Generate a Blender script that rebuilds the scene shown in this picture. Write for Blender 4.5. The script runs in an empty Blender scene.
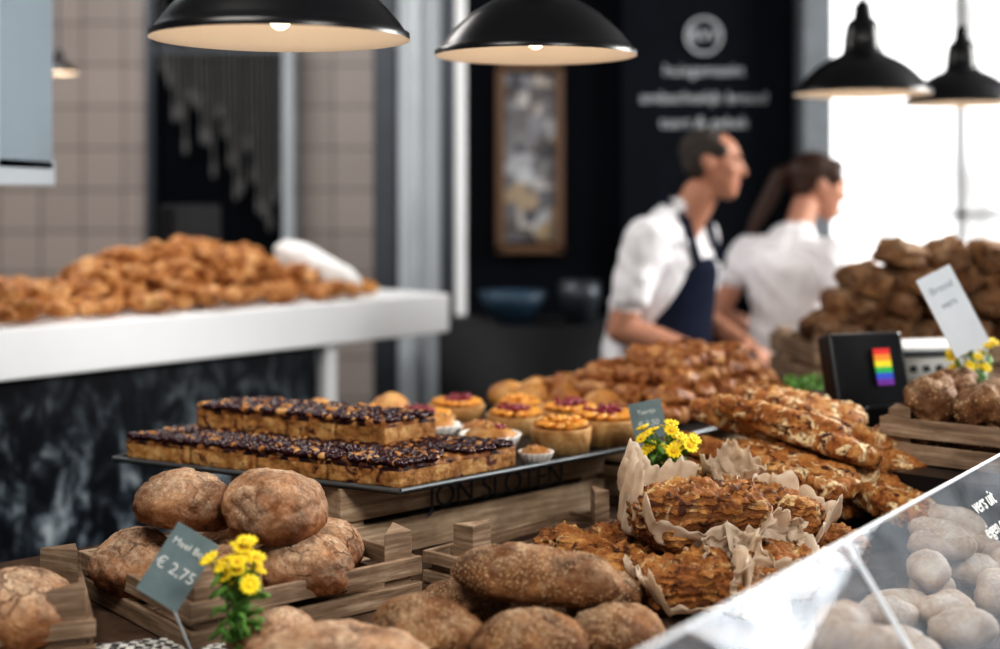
import bpy, bmesh, math, random
import numpy as np
from mathutils import Vector, Matrix, Euler, noise
random.seed(7)
SC = bpy.context.scene
COL = SC.collection
V = Vector

# ------------------------------------------------------------------ materials
def newmat(name):
    m = bpy.data.materials.new(name); m.use_nodes = True
    nt = m.node_tree
    return m, nt, nt.nodes['Principled BSDF']

def coords(nt, scale=None, rand=True):
    tc = nt.nodes.new('ShaderNodeTexCoord')
    out = tc.outputs['Object']
    if rand:
        oi = nt.nodes.new('ShaderNodeObjectInfo')
        mul = nt.nodes.new('ShaderNodeMath'); mul.operation = 'MULTIPLY'; mul.inputs[1].default_value = 37.0
        nt.links.new(oi.outputs['Random'], mul.inputs[0])
        add = nt.nodes.new('ShaderNodeVectorMath'); add.operation = 'ADD'
        nt.links.new(out, add.inputs[0]); nt.links.new(mul.outputs[0], add.inputs[1])
        out = add.outputs[0]
    if scale:
        mp = nt.nodes.new('ShaderNodeMapping'); mp.inputs['Scale'].default_value = scale
        nt.links.new(out, mp.inputs['Vector']); out = mp.outputs[0]
    return out

def ramp(nt, fac, stops):
    r = nt.nodes.new('ShaderNodeValToRGB')
    el = r.color_ramp.elements
    while len(el) < len(stops): el.new(0.5)
    for e, (p, c) in zip(el, stops):
        e.position = p
        e.color = (c[0], c[1], c[2], 1) if not isinstance(c, (int, float)) else (c, c, c, 1)
    nt.links.new(fac, r.inputs[0])
    return r.outputs[0]

def noisetex(nt, vec, scale, detail=6, rough=0.6, dist=0.0):
    n = nt.nodes.new('ShaderNodeTexNoise')
    n.inputs['Scale'].default_value = scale; n.inputs['Detail'].default_value = detail
    n.inputs['Roughness'].default_value = rough; n.inputs['Distortion'].default_value = dist
    nt.links.new(vec, n.inputs['Vector'])
    return n.outputs['Fac']

def mixc(nt, fac, a, b):
    m = nt.nodes.new('ShaderNodeMix'); m.data_type = 'RGBA'
    if isinstance(fac, (int, float)): m.inputs[0].default_value = fac
    else: nt.links.new(fac, m.inputs[0])
    for s, x in ((6, a), (7, b)):
        if isinstance(x, (tuple, list)): m.inputs[s].default_value = (x[0], x[1], x[2], 1)
        else: nt.links.new(x, m.inputs[s])
    return m.outputs[2]

def math_(nt, op, a, b=None):
    m = nt.nodes.new('ShaderNodeMath'); m.operation = op
    for i, x in enumerate((a, b)):
        if x is None: continue
        if isinstance(x, (int, float)): m.inputs[i].default_value = x
        else: nt.links.new(x, m.inputs[i])
    return m.outputs[0]

def topmask(nt, lo=0.1, hi=0.7):
    g = nt.nodes.new('ShaderNodeNewGeometry'); s = nt.nodes.new('ShaderNodeSeparateXYZ')
    nt.links.new(g.outputs['Normal'], s.inputs[0])
    lo = (lo + 1) / 2; hi = (hi + 1) / 2
    mp = math_(nt, 'MULTIPLY', math_(nt, 'ADD', s.outputs['Z'], 1.0), 0.5)
    return ramp(nt, mp, [(lo, 0.0), (hi, 1.0)])

def bump(nt, b, h, strength=0.4, dist=0.004):
    n = nt.nodes.new('ShaderNodeBump'); n.inputs['Strength'].default_value = strength; n.inputs['Distance'].default_value = dist
    nt.links.new(h, n.inputs['Height']); nt.links.new(n.outputs[0], b.inputs['Normal'])

def plain(name, col, rough=0.5, metal=0.0, nscale=0, var=0.15, bmp=0.0, emit=0, rand=True, spec=None):
    m, nt, b = newmat(name)
    b.inputs['Roughness'].default_value = rough; b.inputs['Metallic'].default_value = metal
    ns = nscale or 12
    vec = coords(nt, rand=rand)
    n = noisetex(nt, vec, ns)
    c = ramp(nt, n, [(0.3, tuple(x * (1 - var) for x in col)), (0.7, tuple(min(1, x * (1 + var)) for x in col))])
    nt.links.new(c, b.inputs['Base Color'])
    if bmp: bump(nt, b, n, bmp, 0.003)
    if spec is not None: b.inputs['Specular IOR Level'].default_value = spec
    if emit:
        b.inputs['Emission Color'].default_value = (*col, 1); b.inputs['Emission Strength'].default_value = emit
    return m

def bread(name, cols, ns=14, flour=0, flourcol=(0.72, 0.62, 0.5), spots=None, bstr=0.5, rough=0.65, side=None, bscale=90, wave=None, crackle=None, blot=None, spec=0.3, bd=0.004):
    m, nt, b = newmat(name)
    vec = coords(nt)
    n = noisetex(nt, vec, ns, 8, 0.68, 0.4)
    k = len(cols)
    c = ramp(nt, n, [(0.33 + 0.34 * i / (k - 1), cc) for i, cc in enumerate(cols)])
    h = noisetex(nt, vec, bscale, 5, 0.7)
    if blot:
        for (sc, lo, hi, col) in blot:
            f = ramp(nt, noisetex(nt, vec, sc, 5, 0.6, 0.8), [(lo, 0.0), (hi, 1.0)])
            c = mixc(nt, f, c, col); h = math_(nt, 'ADD', h, math_(nt, 'MULTIPLY', f, 0.4))
    if wave:
        w = nt.nodes.new('ShaderNodeTexWave'); w.inputs['Scale'].default_value = wave[0]
        w.inputs['Distortion'].default_value = wave[1]; w.inputs['Detail'].default_value = 3; w.inputs['Detail Scale'].default_value = 1.5
        w.bands_direction = 'Z'
        nt.links.new(vec, w.inputs['Vector'])
        wf = ramp(nt, w.outputs['Fac'], [(0.25, 0.0), (0.7, 1.0)])
        wf = math_(nt, 'MULTIPLY', wf, ramp(nt, topmask(nt, 0.3, 0.9), [(0.0, 1.0), (1.0, 0.25)]))
        c = mixc(nt, math_(nt, 'MULTIPLY', wf, 0.6), c, wave[2])
        h = math_(nt, 'SUBTRACT', h, math_(nt, 'MULTIPLY', wf, 0.9))
    if side:
        c = mixc(nt, topmask(nt, 0.35, 0.6), side, c)
    if spots:
        for (sc, thr, col) in spots:
            v = nt.nodes.new('ShaderNodeTexVoronoi'); v.inputs['Scale'].default_value = sc
            nt.links.new(vec, v.inputs['Vector'])
            f = ramp(nt, v.outputs['Distance'], [(thr * 0.8, 1.0), (thr, 0.0)])
            gate = ramp(nt, noisetex(nt, vec, ns * 1.7, 3), [(0.42, 0.0), (0.52, 1.0)])
            f = math_(nt, 'MULTIPLY', f, gate)
            c = mixc(nt, f, c, col)
            h = math_(nt, 'ADD', h, math_(nt, 'MULTIPLY', f, 0.5))
    if flour:
        fn = ramp(nt, noisetex(nt, vec, ns * 0.9, 12, 0.82, 0.2), [(0.58 - flour * 0.25, 0.0), (0.68 - flour * 0.1, 1.0)])
        f = math_(nt, 'MULTIPLY', fn, topmask(nt, -0.3, 0.9))
        grain = ramp(nt, noisetex(nt, vec, 160, 4, .8), [(0.4, 0.35), (0.6, 1.0)])
        f = math_(nt, 'MULTIPLY', math_(nt, 'MULTIPLY', f, grain), 0.9)
        c = mixc(nt, f, c, flourcol)
    if crackle:
        va_ = nt.nodes.new('ShaderNodeVectorMath'); va_.operation = 'ADD'
        nz = nt.nodes.new('ShaderNodeTexNoise'); nz.inputs['Scale'].default_value = 30; nz.inputs['Detail'].default_value = 5; nt.links.new(vec, nz.inputs['Vector'])
        sc_ = nt.nodes.new('ShaderNodeVectorMath'); sc_.operation = 'SCALE'; sc_.inputs['Scale'].default_value = 0.05
        nt.links.new(nz.outputs['Color'], sc_.inputs[0]); nt.links.new(vec, va_.inputs[0]); nt.links.new(sc_.outputs[0], va_.inputs[1])
        v = nt.nodes.new('ShaderNodeTexVoronoi'); v.feature = 'DISTANCE_TO_EDGE'; v.inputs['Scale'].default_value = crackle[0]
        nt.links.new(va_.outputs[0], v.inputs['Vector'])
        f = ramp(nt, v.outputs['Distance'], [(0.0, 1.0), (0.06, 0.0)])
        gate = ramp(nt, noisetex(nt, vec, 9, 3), [(0.47, 0.0), (0.6, 0.65)])
        f = math_(nt, 'MULTIPLY', f, gate)
        c = mixc(nt, f, c, crackle[1]); h = math_(nt, 'SUBTRACT', h, math_(nt, 'MULTIPLY', f, 1.0))
    nt.links.new(c, b.inputs['Base Color'])
    b.inputs['Roughness'].default_value = rough; b.inputs['Specular IOR Level'].default_value = spec
    bump(nt, b, h, bstr, bd)
    return m

def wood(name, c1, c2, c3, rough=0.85):
    m, nt, b = newmat(name)
    vec = coords(nt, (4, 4, 60))
    n = noisetex(nt, vec, 1.6, 8, 0.7, 0.3)
    c = ramp(nt, n, [(0.3, c1), (0.5, c2), (0.68, c3)])
    vec2 = coords(nt)
    n2 = noisetex(nt, vec2, 9, 4)
    c = mixc(nt, ramp(nt, n2, [(0.42, 0.45), (0.62, 0.0)]), c, c1)
    nt.links.new(c, b.inputs['Base Color']); b.inputs['Roughness'].default_value = rough; b.inputs['Specular IOR Level'].default_value = 0.25
    bump(nt, b, n, 0.5, 0.002)
    return m

M = {}
M['sour'] = bread('sourdough_crust', [(0.065, 0.021, 0.007), (0.22, 0.082, 0.027), (0.42, 0.20, 0.08)], 16, flour=0.85, flourcol=(0.72, 0.56, 0.40), bstr=0.9, crackle=(18, (0.06, 0.02, 0.008)), bscale=75, bd=.005, rough=.75)
M['seed'] = bread('seeded_crust', [(0.06, 0.022, 0.009), (0.19, 0.078, 0.028), (0.36, 0.175, 0.07)], 14, flour=0.5, flourcol=(0.64, 0.48, 0.32), spots=[(230, 0.33, (0.72, 0.53, 0.31))], bstr=1.0, bd=.005, rough=.75)
M['pale'] = bread('floured_crust', [(0.26, 0.14, 0.07), (0.48, 0.33, 0.21), (0.68, 0.56, 0.43)], 14, flour=0.6, flourcol=(0.78, 0.7, 0.6), bstr=.8)
M['flaky'] = bread('flaky_crust', [(0.12, 0.035, 0.009), (0.36, 0.14, 0.036), (0.62, 0.33, 0.11)], 22, wave=(24, 6.0, (0.09, 0.025, 0.008)), blot=[(34, 0.57, 0.66, (0.76, 0.54, 0.27)), (26, 0.57, 0.64, (0.07, 0.02, 0.006))], bstr=1.0)
M['cheese'] = bread('cheese_crust', [(0.15, 0.036, 0.010), (0.40, 0.15, 0.036), (0.68, 0.39, 0.14)], 24, blot=[(28, 0.53, 0.61, (0.86, 0.67, 0.40)), (40, 0.56, 0.63, (0.085, 0.02, 0.008))], bstr=1.0, rough=0.6)
M['cross'] = bread('croissant_crust', [(0.17, 0.05, 0.015), (0.46, 0.19, 0.055), (0.80, 0.51, 0.24)], 26, bstr=0.5, rough=0.55)
M['glaze'] = bread('glazed_crust', [(0.07, 0.018, 0.006), (0.29, 0.10, 0.028), (0.68, 0.40, 0.17)], 28, bstr=0.6, rough=0.4)
M['dark'] = bread('rye_crust', [(0.05, 0.019, 0.008), (0.17, 0.072, 0.029), (0.36, 0.19, 0.085)], 18, flour=0.45, flourcol=(0.66, 0.50, 0.34), spots=[(120, 0.35, (0.5, 0.32, 0.16))], bstr=1.0, bd=.006)
M['crumb'] = bread('cake_crumb', [(0.18, 0.065, 0.018), (0.42, 0.20, 0.060), (0.68, 0.44, 0.19)], 38, bstr=0.9, bscale=140, blot=[(34, 0.57, 0.64, (0.08, 0.018, 0.010))])
M['caketop'] = bread('cake_top', [(0.08, 0.016, 0.007), (0.34, 0.13, 0.035), (0.62, 0.36, 0.14)], 30, blot=[(26, 0.47, 0.54, (0.020, 0.003, 0.006))], bstr=0.9, rough=0.35)
M['tart'] = bread('tart_crust', [(0.33, 0.145, 0.045), (0.53, 0.29, 0.11), (0.72, 0.47, 0.22)], 25, bstr=0.5)
M['bun'] = bread('bun_crust', [(0.22, 0.07, 0.018), (0.48, 0.22, 0.06), (0.74, 0.46, 0.20)], 12, bstr=0.3, rough=0.5)
M['berry'] = plain('dark_berry', (0.03, 0.004, 0.008), 0.16)
M['redberry'] = plain('red_berry', (0.22, 0.01, 0.025), 0.2)
M['peach'] = plain('peach_slice', (0.80, 0.37, 0.07), 0.35, nscale=60, var=.3)
M['cream'] = plain('paper_cup', (0.86, 0.84, 0.8), 0.7)
M['wood'] = wood('weathered_wood', (0.105, 0.065, 0.042), (0.32, 0.22, 0.145), (0.60, 0.465, 0.34))
M['wood2'] = wood('light_wood', (0.20, 0.13, 0.082), (0.56, 0.415, 0.28), (0.82, 0.67, 0.50))
M['wooddk'] = wood('dark_wood', (0.03, 0.017, 0.011), (0.09, 0.052, 0.032), (0.18, 0.115, 0.075))
M['tray'] = plain('dark_tray_metal', (0.03, 0.034, 0.038), 0.45, 0.6)
M['steel'] = plain('brushed_steel', (0.58, 0.62, 0.65), 0.4, 0.55, nscale=3)
M['steeldk'] = plain('dark_steel', (0.07, 0.08, 0.095), 0.4, 0.6, nscale=3)
M['trim'] = plain('tray_rim_metal', (0.22, 0.24, 0.26), 0.35, 0.8, nscale=3)
M['colwhite'] = plain('column_pale', (0.50, 0.55, 0.59), 0.45, nscale=2, var=.06)
M['hoodc'] = plain('hood_blue_grey', (0.27, 0.33, 0.38), 0.35, nscale=2, var=.1)
M['white'] = plain('white_laminate', (0.90, 0.92, 0.94), 0.4, nscale=2, var=0.03)
M['black'] = plain('black_enamel', (0.006, 0.0065, 0.008), 0.28, nscale=4, spec=0.35)
M['blackwall'] = plain('black_paint', (0.004, 0.005, 0.0075), 0.9, nscale=2, spec=0.08)
M['counter'] = plain('counter_dark', (0.012, 0.013, 0.015), 0.6, spec=0.2)
M['enamel'] = plain('lamp_inner_enamel', (0.80, 0.70, 0.58), 0.4, nscale=3, var=0.03)
M['bulb'] = plain('bulb_glow', (1.0, 0.85, 0.62), 0.4, emit=3.0)
M['card'] = plain('slate_card', (0.17, 0.235, 0.25), 0.6, nscale=30)
M['chalk'] = plain('chalk_white', (0.85, 0.87, 0.85), 0.7)
M['chalkdim'] = plain('chalk_grey', (0.52, 0.55, 0.58), 0.8)
M['ink'] = plain('stamp_ink', (0.04, 0.05, 0.07), 0.8)
M['inkpale'] = plain('pale_ink', (0.35, 0.40, 0.46), 0.8)
M['skin'] = plain('skin', (0.44, 0.215, 0.14), 0.5, nscale=6, var=0.1, spec=0.3)
M['skin2'] = plain('skin_fair', (0.50, 0.255, 0.175), 0.5, nscale=6, var=0.1, spec=0.3)
M['shirt'] = plain('white_cotton', (0.80, 0.80, 0.83), 0.9, nscale=9, var=0.05, bmp=0.4, spec=0.1)
M['navy'] = plain('navy_apron', (0.010, 0.014, 0.03), 0.9, spec=0.1)
M['jeans'] = plain('dark_trousers', (0.012, 0.013, 0.018), 0.9, spec=0.1)
M['hairg'] = plain('grey_brown_hair', (0.05, 0.042, 0.038), 0.75, nscale=60, var=0.5, bmp=0.5, spec=0.2)
M['hairb'] = plain('dark_brown_hair', (0.045, 0.020, 0.013), 0.5, nscale=60, var=0.4, bmp=0.5, spec=0.4)
M['eye'] = plain('eye_dark', (0.03, 0.02, 0.015), 0.2)
M['lip'] = plain('lip', (0.38, 0.14, 0.11), 0.5)
M['yellow'] = plain('yellow_petal', (0.95, 0.70, 0.02), 0.6, nscale=40)
M['yellowc'] = plain('flower_centre', (0.7, 0.40, 0.02), 0.7)
M['green'] = plain('stem_green', (0.10, 0.24, 0.035), 0.55, nscale=40, var=0.4)
M['wpaper'] = plain('white_paper', (0.85, 0.85, 0.85), 0.7, var=0.05)
M['wtag'] = plain('sign_card_paper', (0.72, 0.78, 0.84), 0.7, var=0.05)
M['frame'] = plain('picture_frame_wood', (0.10, 0.05, 0.022), 0.5)
M['blue'] = plain('blue_bowl', (0.02, 0.05, 0.085), 0.5)

def paperm(name):
    m, nt, b = newmat(name)
    vec = coords(nt); n = noisetex(nt, vec, 30, 5)
    c = ramp(nt, n, [(0.3, (0.66, 0.52, 0.39)), (0.7, (0.88, 0.77, 0.63))])
    nt.links.new(c, b.inputs['Base Color']); b.inputs['Roughness'].default_value = 0.6
    tl = nt.nodes.new('ShaderNodeBsdfTranslucent'); nt.links.new(c, tl.inputs[0])
    mx = nt.nodes.new('ShaderNodeMixShader'); mx.inputs[0].default_value = 0.35
    nt.links.new(b.outputs[0], mx.inputs[1]); nt.links.new(tl.outputs[0], mx.inputs[2])
    nt.links.new(mx.outputs[0], nt.nodes['Material Output'].inputs[0])
    return m
M['paper'] = paperm('parchment')

def checker(name):
    m, nt, b = newmat(name)
    vec = coords(nt, rand=False)
    c = nt.nodes.new('ShaderNodeTexChecker'); c.inputs['Scale'].default_value = 80
    c.inputs['Color1'].default_value = (0.75, 0.75, 0.72, 1); c.inputs['Color2'].default_value = (0.03, 0.03, 0.035, 1)
    nt.links.new(vec, c.inputs['Vector']); nt.links.new(c.outputs[0], b.inputs['Base Color']); b.inputs['Roughness'].default_value = 0.9
    return m
M['check'] = checker('checkered_cloth')

def tiles(name):
    m, nt, b = newmat(name)
    tc = nt.nodes.new('ShaderNodeTexCoord'); s = nt.nodes.new('ShaderNodeSeparateXYZ'); cb = nt.nodes.new('ShaderNodeCombineXYZ')
    nt.links.new(tc.outputs['Object'], s.inputs[0]); nt.links.new(s.outputs['X'], cb.inputs[0]); nt.links.new(s.outputs['Z'], cb.inputs[1])
    br = nt.nodes.new('ShaderNodeTexBrick'); br.offset = 0; br.squash = 1
    br.inputs['Scale'].default_value = 1; br.inputs['Brick Width'].default_value = 0.2; br.inputs['Row Height'].default_value = 0.2
    br.inputs['Mortar Size'].default_value = 0.005
    br.inputs['Color1'].default_value = (0.44, 0.385, 0.36, 1); br.inputs['Color2'].default_value = (0.49, 0.43, 0.40, 1)
    br.inputs['Mortar'].default_value = (0.17, 0.135, 0.12, 1)
    nt.links.new(cb.outputs[0], br.inputs['Vector']); nt.links.new(br.outputs['Color'], b.inputs['Base Color'])
    b.inputs['Roughness'].default_value = 0.35
    return m
M['tile'] = tiles('wall_tiles')

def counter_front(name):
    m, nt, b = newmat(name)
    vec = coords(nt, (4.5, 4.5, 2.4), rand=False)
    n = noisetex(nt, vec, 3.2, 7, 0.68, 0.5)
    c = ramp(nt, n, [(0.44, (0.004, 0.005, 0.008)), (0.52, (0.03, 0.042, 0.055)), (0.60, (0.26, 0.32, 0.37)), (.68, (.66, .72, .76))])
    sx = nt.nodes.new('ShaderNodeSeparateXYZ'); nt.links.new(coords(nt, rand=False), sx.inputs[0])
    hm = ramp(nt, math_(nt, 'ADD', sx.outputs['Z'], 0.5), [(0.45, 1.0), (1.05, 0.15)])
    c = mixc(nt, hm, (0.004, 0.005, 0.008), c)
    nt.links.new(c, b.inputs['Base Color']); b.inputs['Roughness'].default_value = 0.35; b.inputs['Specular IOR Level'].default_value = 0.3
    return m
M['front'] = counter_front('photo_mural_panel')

def photos(name):
    m, nt, b = newmat(name)
    vec = coords(nt, (1, 1, 1), rand=False)
    v = nt.nodes.new('ShaderNodeTexVoronoi'); v.inputs['Scale'].default_value = 16; v.distance = 'CHEBYCHEV'
    nt.links.new(vec, v.inputs['Vector'])
    sp = nt.nodes.new('ShaderNodeSeparateColor'); nt.links.new(v.outputs['Color'], sp.inputs[0])
    c = ramp(nt, sp.outputs[0], [(0.0, (0.02, 0.02, 0.03)), (0.35, (0.2, 0.2, 0.22)), (0.6, (0.05, 0.04, 0.035)), (0.8, (0.42, 0.44, 0.47)), (1.0, (0.25, 0.15, 0.04))])
    nt.links.new(c, b.inputs['Base Color'])
    return m
M['photos'] = photos('picture_collage')

def glassm(name):
    m = bpy.data.materials.new(name); m.use_nodes = True; nt = m.node_tree
    nt.nodes.remove(nt.nodes['Principled BSDF'])
    out = nt.nodes['Material Output']
    tr = nt.nodes.new('ShaderNodeBsdfTransparent'); tr.inputs[0].default_value = (0.95, 0.97, 1, 1)
    gl = nt.nodes.new('ShaderNodeBsdfGlossy'); gl.inputs['Roughness'].default_value = 0.03; gl.inputs['Color'].default_value = (0.7, 0.75, 0.8, 1)
    df = nt.nodes.new('ShaderNodeBsdfDiffuse'); df.inputs[0].default_value = (0.62, 0.67, 0.72, 1)
    a = nt.nodes.new('ShaderNodeMixShader'); a.inputs[0].default_value = 0.85
    nt.links.new(gl.outputs[0], a.inputs[1]); nt.links.new(df.outputs[0], a.inputs[2])
    b = nt.nodes.new('ShaderNodeMixShader')
    n = noisetex(nt, coords(nt), 9, 10, 0.75)
    f = ramp(nt, n, [(0.38, 0.06), (0.62, 0.17)])
    nt.links.new(f, b.inputs[0]); nt.links.new(tr.outputs[0], b.inputs[1]); nt.links.new(a.outputs[0], b.inputs[2])
    nt.links.new(b.outputs[0], out.inputs[0])
    return m
M['glass'] = glassm('hazy_glass')
def emis(name, col, s):
    m, nt, b = newmat(name)
    n = noisetex(nt, coords(nt, (1, 1, .6)), 1.6, 2)
    c = ramp(nt, n, [(0.38, tuple(x * .38 for x in col)), (0.5, col)])
    nt.links.new(c, b.inputs['Base Color']); nt.links.new(c, b.inputs['Emission Color']); b.inputs['Emission Strength'].default_value = s
    return m
M['day'] = emis('daylight_exterior', (1.0, 0.99, 0.97), 1.9)
def rainbow(name):
    m, nt, b = newmat(name)
    tc = nt.nodes.new('ShaderNodeTexCoord'); s = nt.nodes.new('ShaderNodeSeparateXYZ'); nt.links.new(tc.outputs['Generated'], s.inputs[0])
    c = ramp(nt, s.outputs['Z'], [(0.0, (0.2, 0.03, 0.4)), (0.17, (0.03, 0.1, 0.7)), (0.34, (0.02, 0.5, 0.1)), (0.5, (0.9, 0.8, 0.02)), (0.67, (0.9, 0.3, 0.02)), (0.84, (0.8, 0.02, 0.02))])
    nt.nodes[-1].color_ramp.interpolation = 'CONSTANT'
    nt.links.new(c, b.inputs['Base Color'])
    return m
M['rainbow'] = rainbow('rainbow_strip')

# ------------------------------------------------------------------ mesh builder
def _ico(sub):
    bm = bmesh.new(); bmesh.ops.create_icosphere(bm, subdivisions=sub, radius=1)
    v = [x.co.copy() for x in bm.verts]; f = [[y.index for y in x.verts] for x in bm.faces]; bm.free()
    return v, f
ICO = {i: _ico(i) for i in (1, 2, 3, 4, 5)}
_bg = {}
def boxgrid(nx, ny, nz):
    key = (nx, ny, nz)
    if key in _bg: return _bg[key]
    idx = {}; vs = []; fs = []
    N = (nx, ny, nz)
    def vid(t):
        if t not in idx:
            idx[t] = len(vs); vs.append(V(tuple(2 * t[k] / N[k] - 1 for k in range(3))))
        return idx[t]
    for ax in range(3):
        a, c = [k for k in range(3) if k != ax]
        for side in (0, N[ax]):
            for i in range(N[a]):
                for j in range(N[c]):
                    q = []
                    for (di, dj) in ((0, 0), (1, 0), (1, 1), (0, 1)):
                        t = [0, 0, 0]; t[ax] = side; t[a] = i + di; t[c] = j + dj; q.append(vid(tuple(t)))
                    flip = (side == 0) ^ (ax == 1)
                    fs.append(q[::-1] if flip else q)
    _bg[key] = (vs, fs); return vs, fs

class MB:
    def __init__(s): s.v = []; s.f = []; s.m = []
    def add(s, vs, fs, mi=0, T=None):
        o = len(s.v)
        s.v += [T @ p for p in vs] if T is not None else [V(p) for p in vs]
        s.f += [[i + o for i in f] for f in fs]; s.m += [mi] * len(fs)
    def box(s, c, d, rz=0, mi=0, R=None):
        hx, hy, hz = d[0] / 2, d[1] / 2, d[2] / 2
        vs = [V((x, y, z)) for z in (-hz, hz) for y in (-hy, hy) for x in (-hx, hx)]
        fs = [(0, 2, 3, 1), (4, 5, 7, 6), (0, 1, 5, 4), (2, 6, 7, 3), (0, 4, 6, 2), (1, 3, 7, 5)]
        T = Matrix.Translation(c) @ (R.to_4x4() if R is not None else Matrix.Rotation(rz, 4, 'Z'))
        s.add(vs, fs, mi, T)
    def lathe(s, c, prof, seg=48, mi=0, flute=0, nfl=16, R=None):
        vs = []; n = len(prof)
        for i in range(seg):
            a = 2 * math.pi * i / seg; k = 1 + flute * math.cos(nfl * a)
            for (r, z) in prof: vs.append(V((r * k * math.cos(a), r * k * math.sin(a), z)))
        fs = [(i * n + j, ((i + 1) % seg) * n + j, ((i + 1) % seg) * n + j + 1, i * n + j + 1) for i in range(seg) for j in range(n - 1)]
        s.add(vs, fs, mi, Matrix.Translation(c) @ (R.to_4x4() if R is not None else Matrix.Identity(4)))
    def ball(s, c, r, mi=0, sub=2, R=None):
        if isinstance(r, (int, float)): r = (r, r, r)
        T = Matrix.Translation(c) @ (R.to_4x4() if R is not None else Matrix.Identity(4)) @ Matrix.Diagonal((*r, 1))
        s.add(ICO[sub][0], ICO[sub][1], mi, T)
    def tube(s, pts, r, seg=8, mi=0, cap=True):
        n = len(pts); vs = []
        if isinstance(r, (int, float)): r = [r] * n
        for i, p in enumerate(pts):
            p = V(p); t = (V(pts[min(i + 1, n - 1)]) - V(pts[max(i - 1, 0)])).normalized()
            a = t.cross(V((0, 0, 1)));
            if a.length < 1e-3: a = V((1, 0, 0))
            a.normalize(); b = t.cross(a)
            for j in range(seg):
                th = 2 * math.pi * j / seg; vs.append(p + (a * math.cos(th) + b * math.sin(th)) * r[i])
        fs = [(i * seg + j, i * seg + (j + 1) % seg, (i + 1) * seg + (j + 1) % seg, (i + 1) * seg + j) for i in range(n - 1) for j in range(seg)]
        if cap: fs += [tuple(range(seg)), tuple((n - 1) * seg + j for j in reversed(range(seg)))]
        s.add(vs, fs, mi)
    def shape(s, c, d, rot=(0, 0, 0), n=2.0, tmpl=None, amp=0.05, freq=2.0, seed=0, mi=0, flat=0.5, crack=0.0, ridge=0.0, nr=6, fine=0.0, arch=0.0, strata=0.0, micro=0.0):
        """organic baked form; d = half sizes; displacement is additive along the surface normal"""
        vs, fs = tmpl if tmpl else ICO[4]
        out = []; so = V((seed * 7.31, seed * 3.17, seed * 1.73)); e = 1.0 / n
        dx, dy, dz = d
        mn = min(d)
        for p in vs:
            l = (abs(p.x) ** n + abs(p.y) ** n + abs(p.z) ** n) ** e
            q = p / l
            w = V((q.x * dx, q.y * dy, q.z * dz)) / mn
            k = amp * noise.fractal(w * freq * 0.5 + so, 0.9, 2.1, 4)
            if fine: k += fine * noise.fractal(w * 3.5 + so, 0.6, 2.2, 3)
            if micro: k += micro * noise.noise(w * 10 + so)
            if crack:
                r = abs(noise.noise(w * 0.9 + so * 1.3))
                k -= crack * max(0, 1 - r / 0.09) * max(0, q.z + 0.3)
            if ridge:
                k += ridge * abs(math.sin(q.x * nr + q.y * 1.2)) - ridge * 0.5
            if strata:
                k += strata * (abs(math.sin(q.z * 5.5 + 1.6 * noise.noise(w * .8 + so))) - .5) * (1 - abs(q.z) ** 4)
            g = V((math.copysign(abs(q.x) ** (n - 1), q.x) / dx, math.copysign(abs(q.y) ** (n - 1), q.y) / dy, math.copysign(abs(q.z) ** (n - 1), q.z) / dz))
            g.normalize()
            x, y, z = q.x * dx + g.x * k * mn, q.y * dy + g.y * k * mn, q.z * dz + g.z * k * mn
            if z < -dz * flat: z = -dz * flat + (z + dz * flat) * 0.12
            if arch: z -= arch * (q.x ** 2) * dz
            out.append(V((x, y, z)))
        T = Matrix.Translation(c) @ Euler(rot).to_matrix().to_4x4()
        s.add(out, fs, mi, T)
    def finish(s, name, mats, smooth=True, parent=None, bevel=0):
        xs = [p.x for p in s.v]; ys = [p.y for p in s.v]; zs = [p.z for p in s.v]
        c = V(((min(xs) + max(xs)) / 2, (min(ys) + max(ys)) / 2, (min(zs) + max(zs)) / 2))
        me = bpy.data.meshes.new(name)
        me.from_pydata([p - c for p in s.v], [], s.f); me.update()
        if not isinstance(mats, (list, tuple)): mats = [mats]
        for m in mats: me.materials.append(M[m] if isinstance(m, str) else m)
        me.polygons.foreach_set('material_index', s.m)
        me.polygons.foreach_set('use_smooth', [smooth] * len(s.f))
        o = bpy.data.objects.new(name, me); o.location = c; COL.objects.link(o)
        if parent: setparent(o, parent)
        if bevel:
            b = o.modifiers.new('bevel', 'BEVEL'); b.width = bevel; b.segments = 2; b.limit_method = 'ANGLE'
        return o

def setparent(o, p):
    o.parent = p; o.matrix_parent_inverse = Matrix.Translation(p.location).inverted()

def text(body, size, loc, rot, mat, parent, name='lettering', ext=0.0004, align='CENTER'):
    cu = bpy.data.curves.new(name, 'FONT'); cu.body = body; cu.size = size; cu.extrude = ext; cu.align_x = align; cu.align_y = 'CENTER'
    cu.materials.append(M[mat])
    o = bpy.data.objects.new(name, cu); o.location = loc; o.rotation_euler = rot; COL.objects.link(o)
    setparent(o, parent); return o

def rad(a): return math.radians(a)

# ------------------------------------------------------------------ camera
cam = bpy.data.cameras.new('camera'); cam.lens = 50; cam.sensor_width = 36; cam.shift_y = -0.1345
co = bpy.data.objects.new('camera', cam); COL.objects.link(co)
co.location = (0, 0, 1.6); co.rotation_euler = (rad(90), 0, 0)
cam.dof.use_dof = True; cam.dof.focus_distance = 2.33; cam.dof.aperture_fstop = 1.4
cam.clip_start = 0.05
SC.camera = co

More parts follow.
